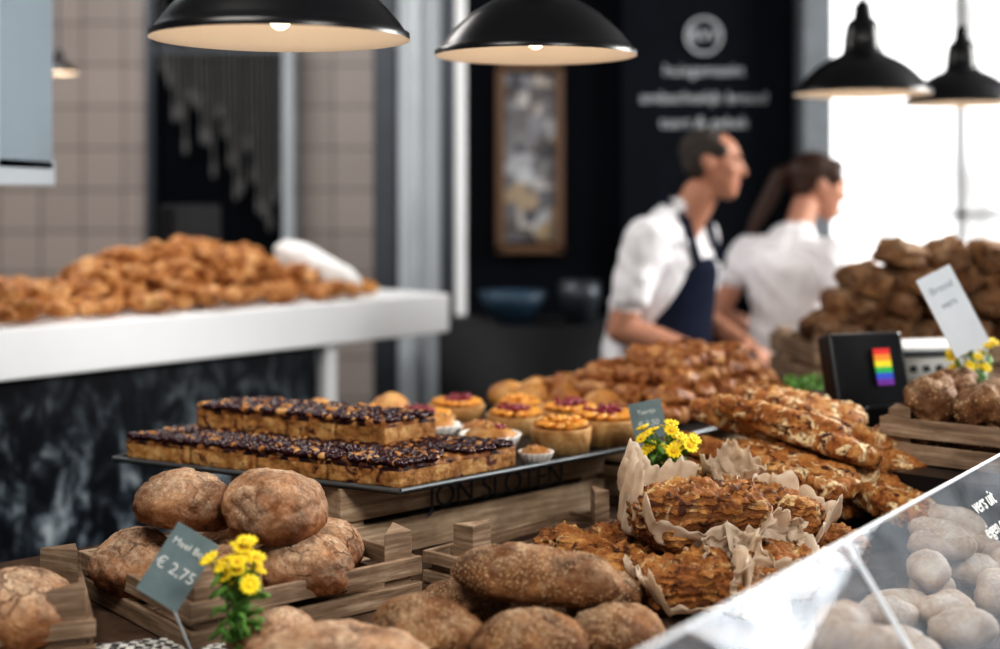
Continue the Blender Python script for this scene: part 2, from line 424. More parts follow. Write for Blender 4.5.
# ------------------------------------------------------------------ room shell
b = MB(); b.box((0.5, 3.5, -0.05), (9.4, 12, 0.1)); b.finish('floor', plain('floor_grey', (0.08, 0.08, 0.085), 0.5, nscale=3), False)
b = MB(); b.box((0.5, 3.5, 3.25), (9.4, 12, 0.1)); b.finish('ceiling', plain('ceiling_dark', (0.25, 0.25, 0.25), 0.8), False)
b = MB(); b.box((-2.2, 6.75, 1.6), (4.0, 0.2, 3.2)); b.finish('wall_back', 'tile', False)
b = MB(); b.box((-4.15, 3.5, 1.6), (0.1, 12, 3.2)); b.finish('wall_left', plain('wall_plaster', (0.32, 0.29, 0.27), 0.8), False)
b = MB(); b.box((0.53, 5.75, 1.6), (1.36, 0.2, 3.2)); b.finish('wall_middle', 'blackwall', False)
b = MB()
b.box((3.1, 7.3, 0.45), (3.9, 0.15, 0.9)); b.box((3.1, 7.3, 3.05), (3.9, 0.15, 0.3))
b.finish('wall_window', plain('wall_white', (0.8, 0.8, 0.8), 0.7), False)
wf = plain('window_frame_white', (0.9, 0.92, 0.95), 0.5)
b = MB()
for x in (1.35, 2.42, 3.5, 4.9): b.box((x, 7.3, 1.9), (0.045, 0.04, 2.0))
for z in (0.93, 1.47, 2.87): b.box((3.1, 7.3, z), (3.6, 0.04, 0.04))
b.finish('window_1', wf, False)
b = MB(); b.box((3.4, 8.6, 2.0), (6.4, 0.1, 4.0)); b.finish('exterior_daylight', 'day', False)
b = MB()
for y in (-1.5, 0.2, 1.9, 3.6, 5.3, 7.2): b.box((5.1, y, 1.6), (0.12, 0.12, 3.2))
b.box((5.1, 2.9, 0.3), (0.12, 8.8, 0.6)); b.box((5.1, 2.9, 3.05), (0.12, 8.8, 0.3))
b.finish('window_2', wf, False)

b = MB()
b.box((-0.475, 5.9, 1.6), (0.10, 0.3, 3.2), mi=1)
b.box((-0.30, 5.88, 1.6), (0.24, 0.3, 3.2), mi=3)
b.box((-0.345, 5.72, 1.6), (0.03, 0.03, 3.2), mi=0)
b.box((-0.215, 5.72, 1.6), (0.06, 0.03, 3.2), mi=1)
b.box((-0.155, 5.7, 1.6), (0.055, 0.1, 3.2), mi=2)
b.finish('steel_column', ['steel', 'steeldk', 'white', 'colwhite'], False, bevel=0.01)
b = MB(); b.box((1.25, 5.62, 1.6), (0.12, 0.3, 3.2)); b.finish('grey_column', plain('column_grey', (0.15, 0.17, 0.19), 0.5), False, bevel=0.01)

b = MB()
b.box((-1.3, 6.55, 1.70), (0.60, 0.06, 2.0), mi=0)
b.box((-1.62, 6.5, 1.36), (0.04, 0.16, 2.72), mi=1); b.box((-0.98, 6.5, 1.36), (0.05, 0.16, 2.72), mi=2)
b.box((-1.3, 6.44, 2.25), (0.6, 0.03, 0.03), mi=1)
for i in range(22):
    x = -1.57 + i * 0.026; l = 0.35 + 0.55 * (i / 22) + random.uniform(-.08, .08); top = 2.5 - (i % 5) * 0.06
    b.tube([(x, 6.43, top), (x + 0.01, 6.43, top - l)], 0.006, 6, 3)
    b.ball((x + 0.01, 6.43, top - l), (0.012, 0.006, 0.045), 3)
b.finish('utensil_rack', ['blackwall', 'steeldk', 'colwhite', plain('utensil_grey', (0.13, 0.13, 0.13), .5)], False)

b = MB()
b.box((0.12, 5.635, 1.73), (0.21, 0.02, 0.68), mi=1)
for x in (0.0, 0.24): b.box((x, 5.63, 1.73), (0.035, 0.04, 0.76))
for z in (1.36, 2.10): b.box((0.12, 5.63, z), (0.275, 0.04, 0.035))
b.finish('picture_frame', ['frame', 'photos'], False, bevel=0.004)
b = MB(); b.box((0.83, 5.615, 1.9), (0.68, 0.05, 1.5))
sb = b.finish('chalkboard_sign', plain('board_blue_black', (0.005, 0.007, 0.011), 0.8, spec=0.1), False, bevel=0.004)
R90 = (rad(90), 0, 0)
for s_, z, sz in (('huisgemaakt', 2.08, 0.066), ('ambachtelijk brood', 1.97, 0.066), ('taart & gebak', 1.87, 0.066), ('sinds', 1.6, 0.05)):
    text(s_, sz, (0.82, 5.585, z), R90, 'chalkdim', sb)
bb = MB()
bb.lathe((0.82, 5.585, 2.22), [(0.066, 0), (0.076, 0), (0.076, 0.005), (0.066, 0.005)], 40, R=Euler(R90).to_matrix())
bb.finish('logo_ring', 'chalkdim', False, parent=sb)
text('BW', 0.075, (0.82, 5.585, 2.22), R90, 'chalkdim', sb)

b = MB()
b.box((0.15, 5.3, 0.55), (0.75, 0.5, 1.1), mi=0)
b.lathe((0.05, 5.2, 1.1), [(0.0, 0.0), (0.06, 0.0), (0.11, 0.07), (0.13, 0.12), (0.12, 0.12), (0.05, 0.02)], 32, mi=1)
b.lathe((0.3, 5.2, 1.1), [(0.0, 0.0), (0.05, 0.0), (0.08, 0.1), (0.075, 0.16), (0.07, 0.16), (0.05, 0.02)], 32, mi=2)
b.finish('back_cabinet', ['counter', 'blue', 'steeldk'], True)

# ------------------------------------------------------------------ back counter (white slab)
ua = V((0.66, 0.75, 0)).normalized(); va = V((-0.75, 0.66, 0)).normalized(); ang = math.atan2(ua.y, ua.x)
endp = V((-0.17, 4.70, 0))
L = 3.0; D = 0.75
cc = endp - ua * L / 2 + va * D / 2
b = MB()
b.box((cc.x, cc.y, 1.185), (L, D, 0.13), ang, 0)
for w_ in (0.06, D - .08):
    pp = endp - ua * 0.50 + va * w_
    b.box((pp.x, pp.y, 0.56), (0.05, 0.05, 1.12), ang, 0)
bc = b.finish('bakery_counter', ['white'], False, bevel=0.006)
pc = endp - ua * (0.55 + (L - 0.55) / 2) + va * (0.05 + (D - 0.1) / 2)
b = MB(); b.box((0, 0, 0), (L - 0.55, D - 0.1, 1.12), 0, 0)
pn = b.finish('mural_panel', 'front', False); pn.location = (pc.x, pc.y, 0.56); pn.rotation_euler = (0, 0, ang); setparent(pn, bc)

def croissant_tmpl():
    n = 28; seg = 12; vs = []; fs = []
    for i in range(n):
        t = i / (n - 1); s = t * 2 - 1
        a = s * 1.15
        cx = math.sin(a) * 0.058; cy = (1 - math.cos(a)) * 0.058
        r = 0.028 * max(0.12, (1 - abs(s) ** 1.7)) * (1 + 0.24 * ((abs(s) * 4.5) % 1.0))
        for j in range(seg):
            th = 2 * math.pi * j / seg
            rr = r * math.cos(th)
            vs.append(V((cx - rr * math.sin(a), cy + rr * math.cos(a), r * 0.85 * math.sin(th))))
    for i in range(n - 1):
        for j in range(seg):
            fs.append((i * seg + j, (i + 1) * seg + j, (i + 1) * seg + (j + 1) % seg, i * seg + (j + 1) % seg))
    fs += [tuple(range(seg)), tuple((n - 1) * seg + j for j in range(seg))]
    return vs, fs
CV, CF = croissant_tmpl()
b = MB()
def heap(u):
    if u < 0.45: return 0.03
    if u < 1.25: return 0.03 + 0.12 * math.sin((u - 0.45) / 0.8 * math.pi) ** 0.7
    return 0.04
for layer in range(7):
    for i in range(28):
        for j in range(5):
            u = 0.36 + i * 0.082 + random.uniform(-.02, .02); w = 0.085 + j * 0.12 + random.uniform(-.02, .02)
            z = 1.25 + 0.030 + layer * 0.028
            hh = heap(u) * (1 - 0.35 * abs(w - 0.33) / 0.3)
            if layer > 0 and layer * 0.028 > hh: continue
            if layer > 0 and (w < 0.07 + layer * 0.03): continue
            p = endp - ua * u + va * w
            sc = random.uniform(0.8, 1.25)
            tl = .25 if layer == 0 else .7
            T = Matrix.Translation((p.x, p.y, z + random.uniform(-.002, .012))) @ Euler((random.uniform(-tl, tl), random.uniform(-tl, tl), random.uniform(0, 6.28))).to_matrix().to_4x4() @ Matrix.Diagonal((sc, sc * random.uniform(.8, 1.15), sc, 1))
            b.add(CV, CF, 0, T)
b.finish('croissant_pile', 'cross')
p = endp - ua * 0.38 + va * 0.24
b = MB(); b.shape((p.x, p.y, 1.345), (0.18, 0.058, 0.052), (0, rad(20), ang - 1.35), n=2.6, amp=0.2, seed=4, flat=1, fine=.08)
b.finish('paper_wrapped_loaf', 'wpaper')
b = MB()
for k in range(4):
    q = endp - ua * (0.20 - 0.05 * (k % 2)) + va * (0.2 + 0.1 * k)
    b.shape((q.x, q.y, 1.272), (0.045, 0.032, 0.026), (0, 0, k), amp=0.08, seed=k, tmpl=ICO[3], flat=.85)
b.finish('bread_roll_row', 'bun')
p = endp - ua * 0.55 + va * 0.70
b = MB(); b.box((p.x, p.y, 1.40), (0.2, 0.09, 0.30), ang); b.finish('storage_box', 'counter', False, bevel=0.01)
for du in (1.35, 1.6):
    p = endp - ua * du + va * 0.69
    b = MB(); b.lathe((p.x, p.y, 1.25), [(0, 0), (0.05, 0), (0.055, 0.12), (0.03, 0.17), (0.012, 0.22), (0, 0.23)], 24); b.finish('dark_bottle', 'black')

b = MB()
b.box((-1.32, 3.45, 1.95), (0.26, 0.5, 0.60), mi=0)
b.box((-1.30, 3.19, 1.97), (0.16, 0.02, 0.40), mi=1)
b.box((-1.34, 3.42, 1.645), (0.30, 0.6, 0.07), mi=2)
b.box((-1.18, 3.2, 1.95), (0.035, 0.06, 0.6), mi=2)
b.box((-1.32, 3.45, 2.72), (0.18, 0.3, 0.96), mi=0)
b.finish('extractor_hood', ['hoodc', 'steeldk', 'colwhite'], False, bevel=0.006)

# ------------------------------------------------------------------ pendant lamps
def lamp(x, y, z, Rr):
    e = bpy.data.objects.new('pendant_lamp', None); e.location = (x, y, z); COL.objects.link(e)
    pr = [(1, -0.01), (1.0, .04), (.965, .06), (.92, .12), (.84, .22), (.74, .32), (.62, .42), (.47, .51), (.33, .57), (.28, .62), (.27, .8), (.24, 1.0), (.19, 1.08), (.13, 1.12), (.12, 1.28), (.07, 1.36), (.03, 1.38)]
    b = MB(); b.lathe((x, y, z), [(r * Rr, h * Rr) for r, h in pr], 64); b.finish('shade', 'black', parent=e)
    inner = [(1, -0.01), (0.985, .0), (.95, .05), (.9, .11), (.82, .21), (.72, .31), (.6, .405), (.45, .49), (.2, .52), (0, .53)]
    b = MB(); b.lathe((x, y, z), [(r * Rr, h * Rr) for r, h in inner], 64); b.finish('reflector', 'enamel', parent=e)
    b = MB(); b.ball((x, y, z + Rr * 0.19), (Rr * .10, Rr * .10, Rr * .13), sub=3); b.tube([(x, y, z + .28 * Rr), (x, y, z + .52 * Rr)], Rr * .07, 16); b.finish('bulb', 'bulb', parent=e)
    b = MB(); b.tube([(x, y, z + 1.36 * Rr), (x, y, 3.2)], 0.004, 8); b.finish('cord', 'black', parent=e)
    l = bpy.data.lights.new('lamp_light', 'POINT'); l.energy = 0.8; l.color = (1, 0.85, 0.7); l.shadow_soft_size = 0.05
    lo = bpy.data.objects.new('lamp_light', l); lo.location = (x, y, z + Rr * -0.12); COL.objects.link(lo); setparent(lo, e)
lamp(-0.34, 2.15, 1.835, 0.2)
lamp(0.071, 2.75, 1.867, 0.2)
lamp(1.07, 4.1, 1.885, 0.2)
lamp(1.53, 4.6, 1.885, 0.19)
lamp(-1.62, 5.1, 2.03, 0.07)

# ------------------------------------------------------------------ main counter
poly = [(-1.7, 1.85), (-0.95, 2.5), (0.9, 4.15), (1.7, 4.55), (2.45, 4.15), (1.55, 2.98), (0.62, 1.62), (0.2, 1.1), (-1.5, 1.3)]
def prism(b, poly, z0, z1, mi=0):
    n = len(poly)
    area = sum(poly[i][0] * poly[(i + 1) % n][1] - poly[(i + 1) % n][0] * poly[i][1] for i in range(n))
    if area < 0: poly = poly[::-1]
    vs = [V((x, y, z0)) for x, y in poly] + [V((x, y, z1)) for x, y in poly]
    fs = [tuple(reversed(range(n))), tuple(range(n, 2 * n))] + [(i, (i + 1) % n, n + (i + 1) % n, n + i) for i in range(n)]
    b.add(vs, fs, mi)
b = MB(); prism(b, poly, 0.88, 0.92, 0)
cx = sum(p[0] for p in poly) / len(poly); cy = sum(p[1] for p in poly) / len(poly)
prism(b, [(cx + (x - cx) * .96, cy + (y - cy) * .96) for x, y in poly], 0.0, 0.88, 1)
b.finish('display_counter', ['wooddk', 'counter'], False)

def crate(P, a, Lx, Wy, z0, h, mat='wood', posth=0.025, slats=2, t=0.011, pw=0.046, posts=(0, 1, 2, 3)):
    a = rad(a); u = V((math.cos(a), math.sin(a), 0)); v = V((-math.sin(a), math.cos(a), 0)); P = V((P[0], P[1], z0))
    b = MB()
    def bx(cu, cv, cz, du, dv, dz):
        c = P + u * cu + v * cv; b.box((c.x, c.y, z0 + cz), (du, dv, dz), a)
    nb = max(3, int(Wy / 0.09))
    for i in range(nb): bx(Lx / 2, (i + .5) * Wy / nb, 0.007, Lx, Wy / nb - 0.008, t)
    sh = (h - 0.012 * (slats - 1)) / slats
    for k in range(slats):
        cz = 0.002 + sh / 2 + k * (sh + 0.012)
        j = random.uniform(-.002, .002)
        for cv in (0 + t / 2 + j, Wy - t / 2 + j): bx(Lx / 2, cv, cz, Lx + .004, t, sh)
        for cu in (t / 2 + j, Lx - t / 2 + j): bx(cu, Wy / 2, cz, t, Wy - 2 * t, sh)
    for pi, (cu, cv, su, sv) in enumerate(((t, t, 1, 1), (Lx - t, t, -1, 1), (t, Wy - t, 1, -1), (Lx - t, Wy - t, -1, -1))):
        w = pw; q = P + u * cu + v * cv
        ph = posth if pi in posts else -0.004
        pts = [q, q + u * su * w, q + v * sv * w]
        if su * sv < 0: pts = [pts[0], pts[2], pts[1]]
        vs = [V((p.x, p.y, z0)) for p in pts] + [V((p.x, p.y, z0 + h + ph + random.uniform(-.004, .004))) for p in pts]
        b.add(vs, [(2, 1, 0), (3, 4, 5), (0, 1, 4, 3), (1, 2, 5, 4), (2, 0, 3, 5)])
    return b.finish('wooden_crate', mat, False, bevel=0.0018)

crate((-0.452, 2.03), 40, 0.42, 0.40, 0.92, 0.072, 'wood', 0.045, pw=.056, posts=(0, 1))
crate((-0.925, 1.87), 20, 0.365, 0.30, 0.92, 0.06, 'wood', 0.045, pw=.056)
ct = crate((-0.285, 2.505), 42, 0.68, 0.38, 0.92, 0.138, 'wood2', 0.0)
a42 = rad(42)
text('JON SLOTEN', 0.062, (-0.285 + math.cos(a42) * 0.37 + .0085, 2.505 + math.sin(a42) * 0.37 - 0.0095, 1.016), (rad(90), 0, a42), 'ink', ct)
crate((-0.045, 2.325), 48, 0.40, 0.12, 0.92, 0.055, 'wood', 0.060, pw=.046, posts=(0, 1))
b = MB(); prism(b, [(0.10, 2.16), (0.36, 1.98), (0.68, 2.38), (0.44, 2.62), (.30, 2.57), (0.05, 2.26)], 0.92, 0.945); b.finish('serving_board', 'wooddk', False, bevel=0.003)

b = MB(); n = 14; vs = []; fs = []
for i in range(n):
    for j in range(n):
        vs.append(V((-0.62 + 0.34 * i / (n - 1) - .12 * j / (n - 1), 1.78 + 0.24 * j / (n - 1) + .1 * i / (n - 1), 0.925 + 0.012 * abs(noise.noise(V((i * .4, j * .4, 0)))))))
for i in range(n - 1):
    for j in range(n - 1): fs.append((i * n + j, (i + 1) * n + j, (i + 1) * n + j + 1, i * n + j + 1))
b.add(vs, fs); b.finish('checkered_cloth', 'check')

def loaf(name, c, d, rot=(0, 0, 0), mat='sour', seed=0, crack=0.1, amp=0.12, flat=0.55, n=2.0, fine=0.015, sub=5):
    b = MB(); b.shape(c, d, rot, n=n, tmpl=ICO[sub], amp=amp, freq=1.6, seed=seed, flat=flat, crack=crack, fine=fine, micro=.014)
    return b.finish(name, mat)
for i, (x, y, z, r, tx, ty) in enumerate([
    (-0.590, 2.27, 0.985, 0.080, .1, .1), (-0.435, 2.19, 0.985, 0.074, 0, .1), (-0.32, 2.235, 0.987, 0.086, .15, .1),
    (-0.44, 2.40, 0.985, 0.078, 0, 0), (-0.30, 2.37, 0.985, .07, 0, 0),
    (-0.515, 2.27, 1.085, 0.082, -.1, .15), (-0.362, 2.24, 1.086, 0.087, .1, -.1)]):
    loaf('round_bread_loaf', (x, y, z), (r, r * .96, r * .72), (tx, ty, i * 1.3), 'sour', i + 1, crack=0.08, amp=.11, fine=.032)
loaf('round_bread_loaf', (-0.71, 2.04, 0.98), (0.095, 0.09, 0.062), (0, 0, 2), 'sour', 12, crack=.08, amp=.1, fine=.032)

ob = [(0.055, 2.06, 1.025, .130, .064, .048, -12, 'seed', 3), (-0.10, 1.98, 0.972, .085, .065, .048, -25, 'seed', 4),
      (0.045, 1.93, 0.968, .085, .062, .045, 10, 'seed', 5), (0.165, 1.99, 0.965, .08, .055, .042, 30, 'seed', 6),
      (-0.215, 1.86, 0.968, .13, .075, .05, 5, 'sour', 7), (-0.04, 2.13, 0.965, .09, .06, .045, 20, 'seed', 8),
      (0.16, 2.12, 0.975, .08, .055, .045, 60, 'seed', 9), (-0.32, 1.97, 0.962, .07, .055, .042, 40, 'sour', 10)]
for (x, y, z, a_, b_, c_, rz, m_, sd) in ob:
    loaf('oval_bread_loaf', (x, y, z), (a_, b_, c_), (rad(-4), rad(3), rad(rz)), m_, sd, crack=0.08, amp=0.12, flat=0.6, fine=0.04)

# ------------------------------------------------------------------ trays
def tray(name, pts, z):
    b = MB(); prism(b, pts, z, z + 0.006)
    n = len(pts)
    for i in range(n):
        p = V((*pts[i], z + .007)); q = V((*pts[(i + 1) % n], z + .007)); b.tube([p, q], 0.0045, 8, 1)
    return b.finish(name, ['tray', 'trim'], False)
tray('serving_tray', [(-0.766, 2.75), (-0.176, 2.45), (0.34, 2.93), (-0.03, 3.30), (-0.55, 3.13)], 1.062)
tray('serving_tray', [(0.36, 2.955), (0.90, 3.60), (0.50, 3.86), (0.0, 3.33)], 1.062)
crate((0.34, 3.01), 50, 0.6, 0.34, 0.92, 0.138, 'wood2', 0.0)

e1 = V((-0.89, 0.456, 0)); K = V((-0.176, 2.45, 0)); e2c = V((0.72, 0.694, 0))
def berrycake(o1, o2, l1, l2, z0, h, seed, ns_, gap=.0009):
    b = MB(); rnd = random.Random(seed); sw = l1 / ns_
    for k in range(ns_):
        g = gap; jz = rnd.uniform(-.002, .003); jt = rnd.uniform(-.003, .003)
        vs, fs = boxgrid(16, 40, 9); nvs = []
        for p in vs:
            s = o1 + k * sw + g + (p.x * .5 + .5) * (sw - 2 * g); t = o2 + jt + (p.y * .5 + .5) * l2; zz = z0 + (p.z * .5 + .5) * (h + jz)
            w = V((s * 50 + seed, t * 50, zz * 50)); nn = noise.fractal(w, .7, 2.1, 3)
            rim = max(abs(p.x), abs(p.y)) ** 8
            if p.z > 0: zz -= rim * .004 * p.z
            if p.z > .99: zz += nn * .005
            if abs(p.y) > .99: t += nn * .0045
            if abs(p.x) > .99: s += nn * .003
            q = K + e1 * s + e2c * t; nvs.append(V((q.x, q.y, zz)))
        b.add(nvs, fs, 0)
        nF = len(fs)
        for fi in range(nF):
            f = fs[fi]
            if all(vs[i].z > .5 for i in f): b.m[len(b.m) - nF + fi] = 1
        for i in range(int(l2 * sw * 34000)):
            s = o1 + k * sw + rnd.uniform(.001, sw - .001); t = o2 + rnd.uniform(.000, l2 - .001)
            if noise.noise(V((s * 22, t * 22, seed))) < -.16: continue
            q = K + e1 * s + e2c * t; r = rnd.uniform(.005, .010)
            b.ball((q.x, q.y, z0 + h + .001 + rnd.uniform(0, .003)), (r, r, r * .75), 2 if rnd.random() < .86 else 3, 2 if r > .0065 else 1)
    return b.finish('berry_cake', ['crumb', 'caketop', 'berry', 'bun'])
berrycake(0.015, 0.015, 0.63, 0.29, 1.069, 0.042, 3, 4)
berrycake(0.17, 0.15, 0.45, 0.13, 1.113, 0.046, 5, 4)

def cupcake(x, y, z, r, seed):
    b = MB()
    b.lathe((x, y, z), [(0, 0), (r * .7, 0), (r * .98, r * .6), (r, r * .68), (r * .95, r * .66), (r * .8, r * .5), (0, r * .5)], 64, 0, flute=0.05, nfl=18)
    b.shape((x, y, z + r * .6), (r * .82, r * .82, r * .35), (0, 0, seed), amp=.2, seed=seed, mi=1, tmpl=ICO[3], fine=.08)
    for i in range(14):
        a = random.uniform(0, 6.28); q = random.uniform(0, .6) * r
        b.ball((x + q * math.cos(a), y + q * math.sin(a), z + r * .9), r * .12, 2 if i % 3 else 3, 1)
    return b.finish('fruit_muffin', ['cream', 'bun', 'tart', 'redberry'])
cupcake(-0.02, 2.80, 1.068, 0.062, 1); cupcake(-0.140, 2.93, 1.072, 0.054, 2); cupcake(0.07, 2.71, 1.068, 0.034, 3)
cupcake(-0.045, 2.945, 1.068, 0.045, 5)

def tart(x, y, z, r, h, seed, red=True):
    b = MB()
    b.lathe((x, y, z), [(0, 0), (r * .93, 0), (r, h * .9), (r * .99, h), (r * .92, h * .98), (r * .9, h * .85), (0, h * .9)], 48, 0, flute=.015, nfl=24)
    rnd = random.Random(seed)
    n = 11
    for i in range(n):
        a = 2 * math.pi * i / n + seed
        b.ball((x + r * .56 * math.cos(a), y + r * .56 * math.sin(a), z + h + .004), (r * .36, r * .17, r * .10), 1, 3, R=Euler((0.5 + rnd.uniform(-.2, .2), -.12, a + .25 + rnd.uniform(-.2, .2))).to_matrix())
    for i in range(30):
        a = rnd.uniform(0, 6.28); q = rnd.uniform(0, .6) * r
        b.ball((x + q * math.cos(a), y + q * math.sin(a), z + h + .010 + rnd.uniform(0, .008)), rnd.uniform(.005, .0075), 2 if red else 1, 2)
    return b.finish('fruit_tart', ['tart', 'peach', 'redberry'])
for i, (x, y, r, h, rd) in enumerate([(0.125, 2.84, .062, .05, 0), (0.225, 2.93, .076, .055, 1), (0.035, 3.055, .065, .04, 1), (-0.17, 3.06, .07, .035, 1), (-0.1, 3.20, .065, .04, 1),
                                       (0.155, 3.09, .065, .045, 1), (0.045, 3.20, .055, .04, 0), (-.31, 3.08, .065, .035, 0)]):
    tart(x, y, 1.068, r, h, i, rd)
b = MB()
for i, (x, y) in enumerate([(-0.47, 3.01), (-0.40, 3.08), (-.37, 2.99), (-.28, 2.98), (-.25, 3.17), (-.5, 3.09)]):
    b.shape((x, y, 1.100), (.047, .042, .038), (0, 0, i), amp=.08, seed=i, tmpl=ICO[3], flat=.8)
b.finish('bread_roll_group', 'bun')
b = MB()
for i, (x, y) in enumerate([(.02, 3.38), (.09, 3.44), (.16, 3.32), (.24, 3.22), (.17, 3.52), (.26, 3.60), (.08, 3.34)]):
    b.shape((x, y, 1.10), (.05, .045, .038), (0, 0, i), amp=.08, seed=i + 9, tmpl=ICO[3], flat=.8)
b.finish('bread_roll_group', 'bun')

b = MB(); k = 0
ud = V((0.64, 0.77, 0)); vd = V((-0.77, 0.64, 0)); BG = boxgrid(14, 12, 6)
for lay, (nu, nv) in enumerate(((6, 4), (5, 4), (4, 3), (3, 2))):
    for i in range(nu):
        for j in range(nv):
            p = V((0.36, 3.08, 0)) + ud * (0.05 + lay * .045 + i * 0.098) + vd * (0.03 + j * 0.10 + lay * .012)
            b.shape((p.x, p.y, 1.092 + lay * 0.036), (.054, .046, .021), (random.uniform(-.15, .15), random.uniform(-.15, .15), rad(50) + random.uniform(-.6, .6)), n=2.8, amp=.45, seed=k, tmpl=BG, ridge=0.35, nr=6, flat=.9, arch=.3)
            k += 1
b.finish('glazed_pastry_stack', 'glaze')

# ------------------------------------------------------------------ cheese flatbreads
b = MB(); prism(b, [(0.50, 2.44), (0.92, 2.98), (0.62, 3.02), (0.36, 2.72)], 0.92, 1.0); b.finish('display_riser', 'wooddk', False)
k = 0; CB = boxgrid(46, 18, 8)
pieces = [(0.49, 2.60, 1.025), (0.57, 2.70, 1.03), (0.66, 2.80, 1.03), (0.74, 2.90, 1.035), (0.43, 2.72, 1.025),
          (0.55, 2.62, 1.075), (0.63, 2.73, 1.08), (0.71, 2.84, 1.08), (0.46, 2.76, 1.07),
          (0.60, 2.68, 1.122), (0.67, 2.80, 1.125), (0.52, 2.80, 1.118), (0.62, 2.88, 1.150), (0.55, 2.73, 1.150)]
for (x, y, z) in pieces:
    b = MB()
    yaw = rad(-38 + random.uniform(-14, 14)); pt = rad(random.uniform(6, 18))
    b.shape((x, y, z), (.14, .056, .022), (rad(random.uniform(-18, 8)), pt, yaw), n=4.6, tmpl=CB, amp=.32, freq=.9, seed=k, fine=.24, flat=.95)
    b.finish('cheese_flatbread', 'cheese'); k += 1
for (x, y, z, yaw) in [(0.76, 2.68, 1.06, -50), (0.82, 2.76, 1.06, -48), (0.70, 2.60, 1.04, -44)]:
    b = MB(); b.shape((x, y, z), (.12, .05, .024), (rad(10), rad(20), rad(yaw)), n=4.2, tmpl=CB, amp=.32, freq=.9, seed=k, fine=.22, flat=.95)
    b.finish('cheese_flatbread', 'cheese'); k += 1

# ------------------------------------------------------------------ flaky breads with paper
FB = boxgrid(40, 28, 18)
fl = [(0.155, 2.26, 0.990, .10, .050, .038, -32, 14), (0.325, 2.30, 1.065, .110, .068, .050, 8, 0), (0.475, 2.40, 1.035, .085, .055, .044, -30, 8),
      (0.29, 2.17, 0.985, .080, .052, .038, 10, -4), (0.44, 2.25, 0.985, .080, .052, .040, -20, 0), (0.40, 2.47, 1.03, .10, .06, .042, 40, 0),
      (0.23, 2.40, 0.985, .09, .05, .036, 30, 0), (0.55, 2.42, 0.985, .085, .05, .036, -40, 5), (0.31, 2.32, .98, .09, .055, .036, 0, 0), (.385, 2.16, .975, .06, .045, .03, 40, 0)]
for i, (x, y, z, a_, b_, c_, rz, ty) in enumerate(fl):
    b = MB(); b.shape((x, y, z), (a_, b_, c_), (rad(6), rad(ty), rad(rz)), n=3.4, tmpl=FB, amp=.34, freq=1.2, seed=i + 30, fine=.17, flat=.85, crack=.12, strata=.10)
    b.finish('flaky_cheese_bread', 'flaky')
def wrap(c, sx, sy, rot, seed, h=.05, sides=(1, 1, 1, 1)):
    """crumpled parchment sheet: flat middle, chosen edges (x-,x+,y-,y+) turned up with creases"""
    n = 40; vs = []; fs = []
    for i in range(n):
        for j in range(n):
            a = i / (n - 1) * 2 - 1; d = j / (n - 1) * 2 - 1
            ua_ = max(0, abs(a) - .45) / .55 * sides[0 if a < 0 else 1]; ud_ = max(0, abs(d) - .45) / .55 * sides[2 if d < 0 else 3]
            up = max(ua_, ud_)
            cr = abs(noise.noise(V((a * 3.1, d * 3.1, seed * 2.7)))) + .4 * abs(noise.noise(V((a * 6, d * 6, seed * 5.1))))
            edge = 1 + .45 * noise.noise(V((a * 1.6, d * 1.6, seed)))
            z = h * up ** 1.2 * edge + cr * .026 * (.25 + up)
            pull = 1 - .22 * up
            vs.append(V((a * sx * pull + .013 * noise.noise(V((a * 3, d * 3, seed + 9))), d * sy * pull + .013 * noise.noise(V((a * 3, d * 3, seed + 19))), z)))
    for i in range(n - 1):
        for j in range(n - 1): fs.append((i * n + j, (i + 1) * n + j, (i + 1) * n + j + 1, i * n + j + 1))
    b = MB(); b.add(vs, fs, 0, Matrix.Translation(c) @ Euler(rot).to_matrix().to_4x4())
    o = b.finish('parchment_wrap', 'paper', True); md = o.modifiers.new('thick', 'SOLIDIFY'); md.thickness = 0.0007
    return o
wrap((0.245, 2.37, 1.01), .085, .085, (rad(10), rad(20), rad(10)), 1, .105, (1, .3, .5, 1))
wrap((0.325, 2.29, 1.005), .138, .095, (rad(-4), rad(4), rad(8)), 2, .062, (1, 1, .7, 1))
wrap((0.44, 2.24, 0.955), .108, .082, (rad(-8), rad(8), rad(-20)), 3, .080, (1, .8, .6, 1))
wrap((0.30, 2.15, 0.952), .108, .078, (rad(-6), rad(-4), rad(12)), 4, .065, (1, 1, .3, 1))
wrap((0.48, 2.39, 0.985), .10, .078, (rad(4), rad(12), rad(-28)), 5, .080, (1, 1, .5, 1))
wrap((0.155, 2.25, 0.955), .105, .065, (0, rad(8), rad(-32)), 6, .03)
wrap((0.37, 2.21, 1.00), .060, .048, (rad(42), rad(-8), rad(15)), 7, .03)
wrap((0.385, 2.125, 0.965), .058, .046, (rad(50), rad(10), rad(25)), 8, .025)
wrap((0.455, 2.30, 1.02), .055, .042, (rad(45), rad(14), rad(-10)), 10, .025)
wrap((0.43, 2.56, 1.06), .055, .05, (rad(20), rad(20), rad(-50)), 9, .04)

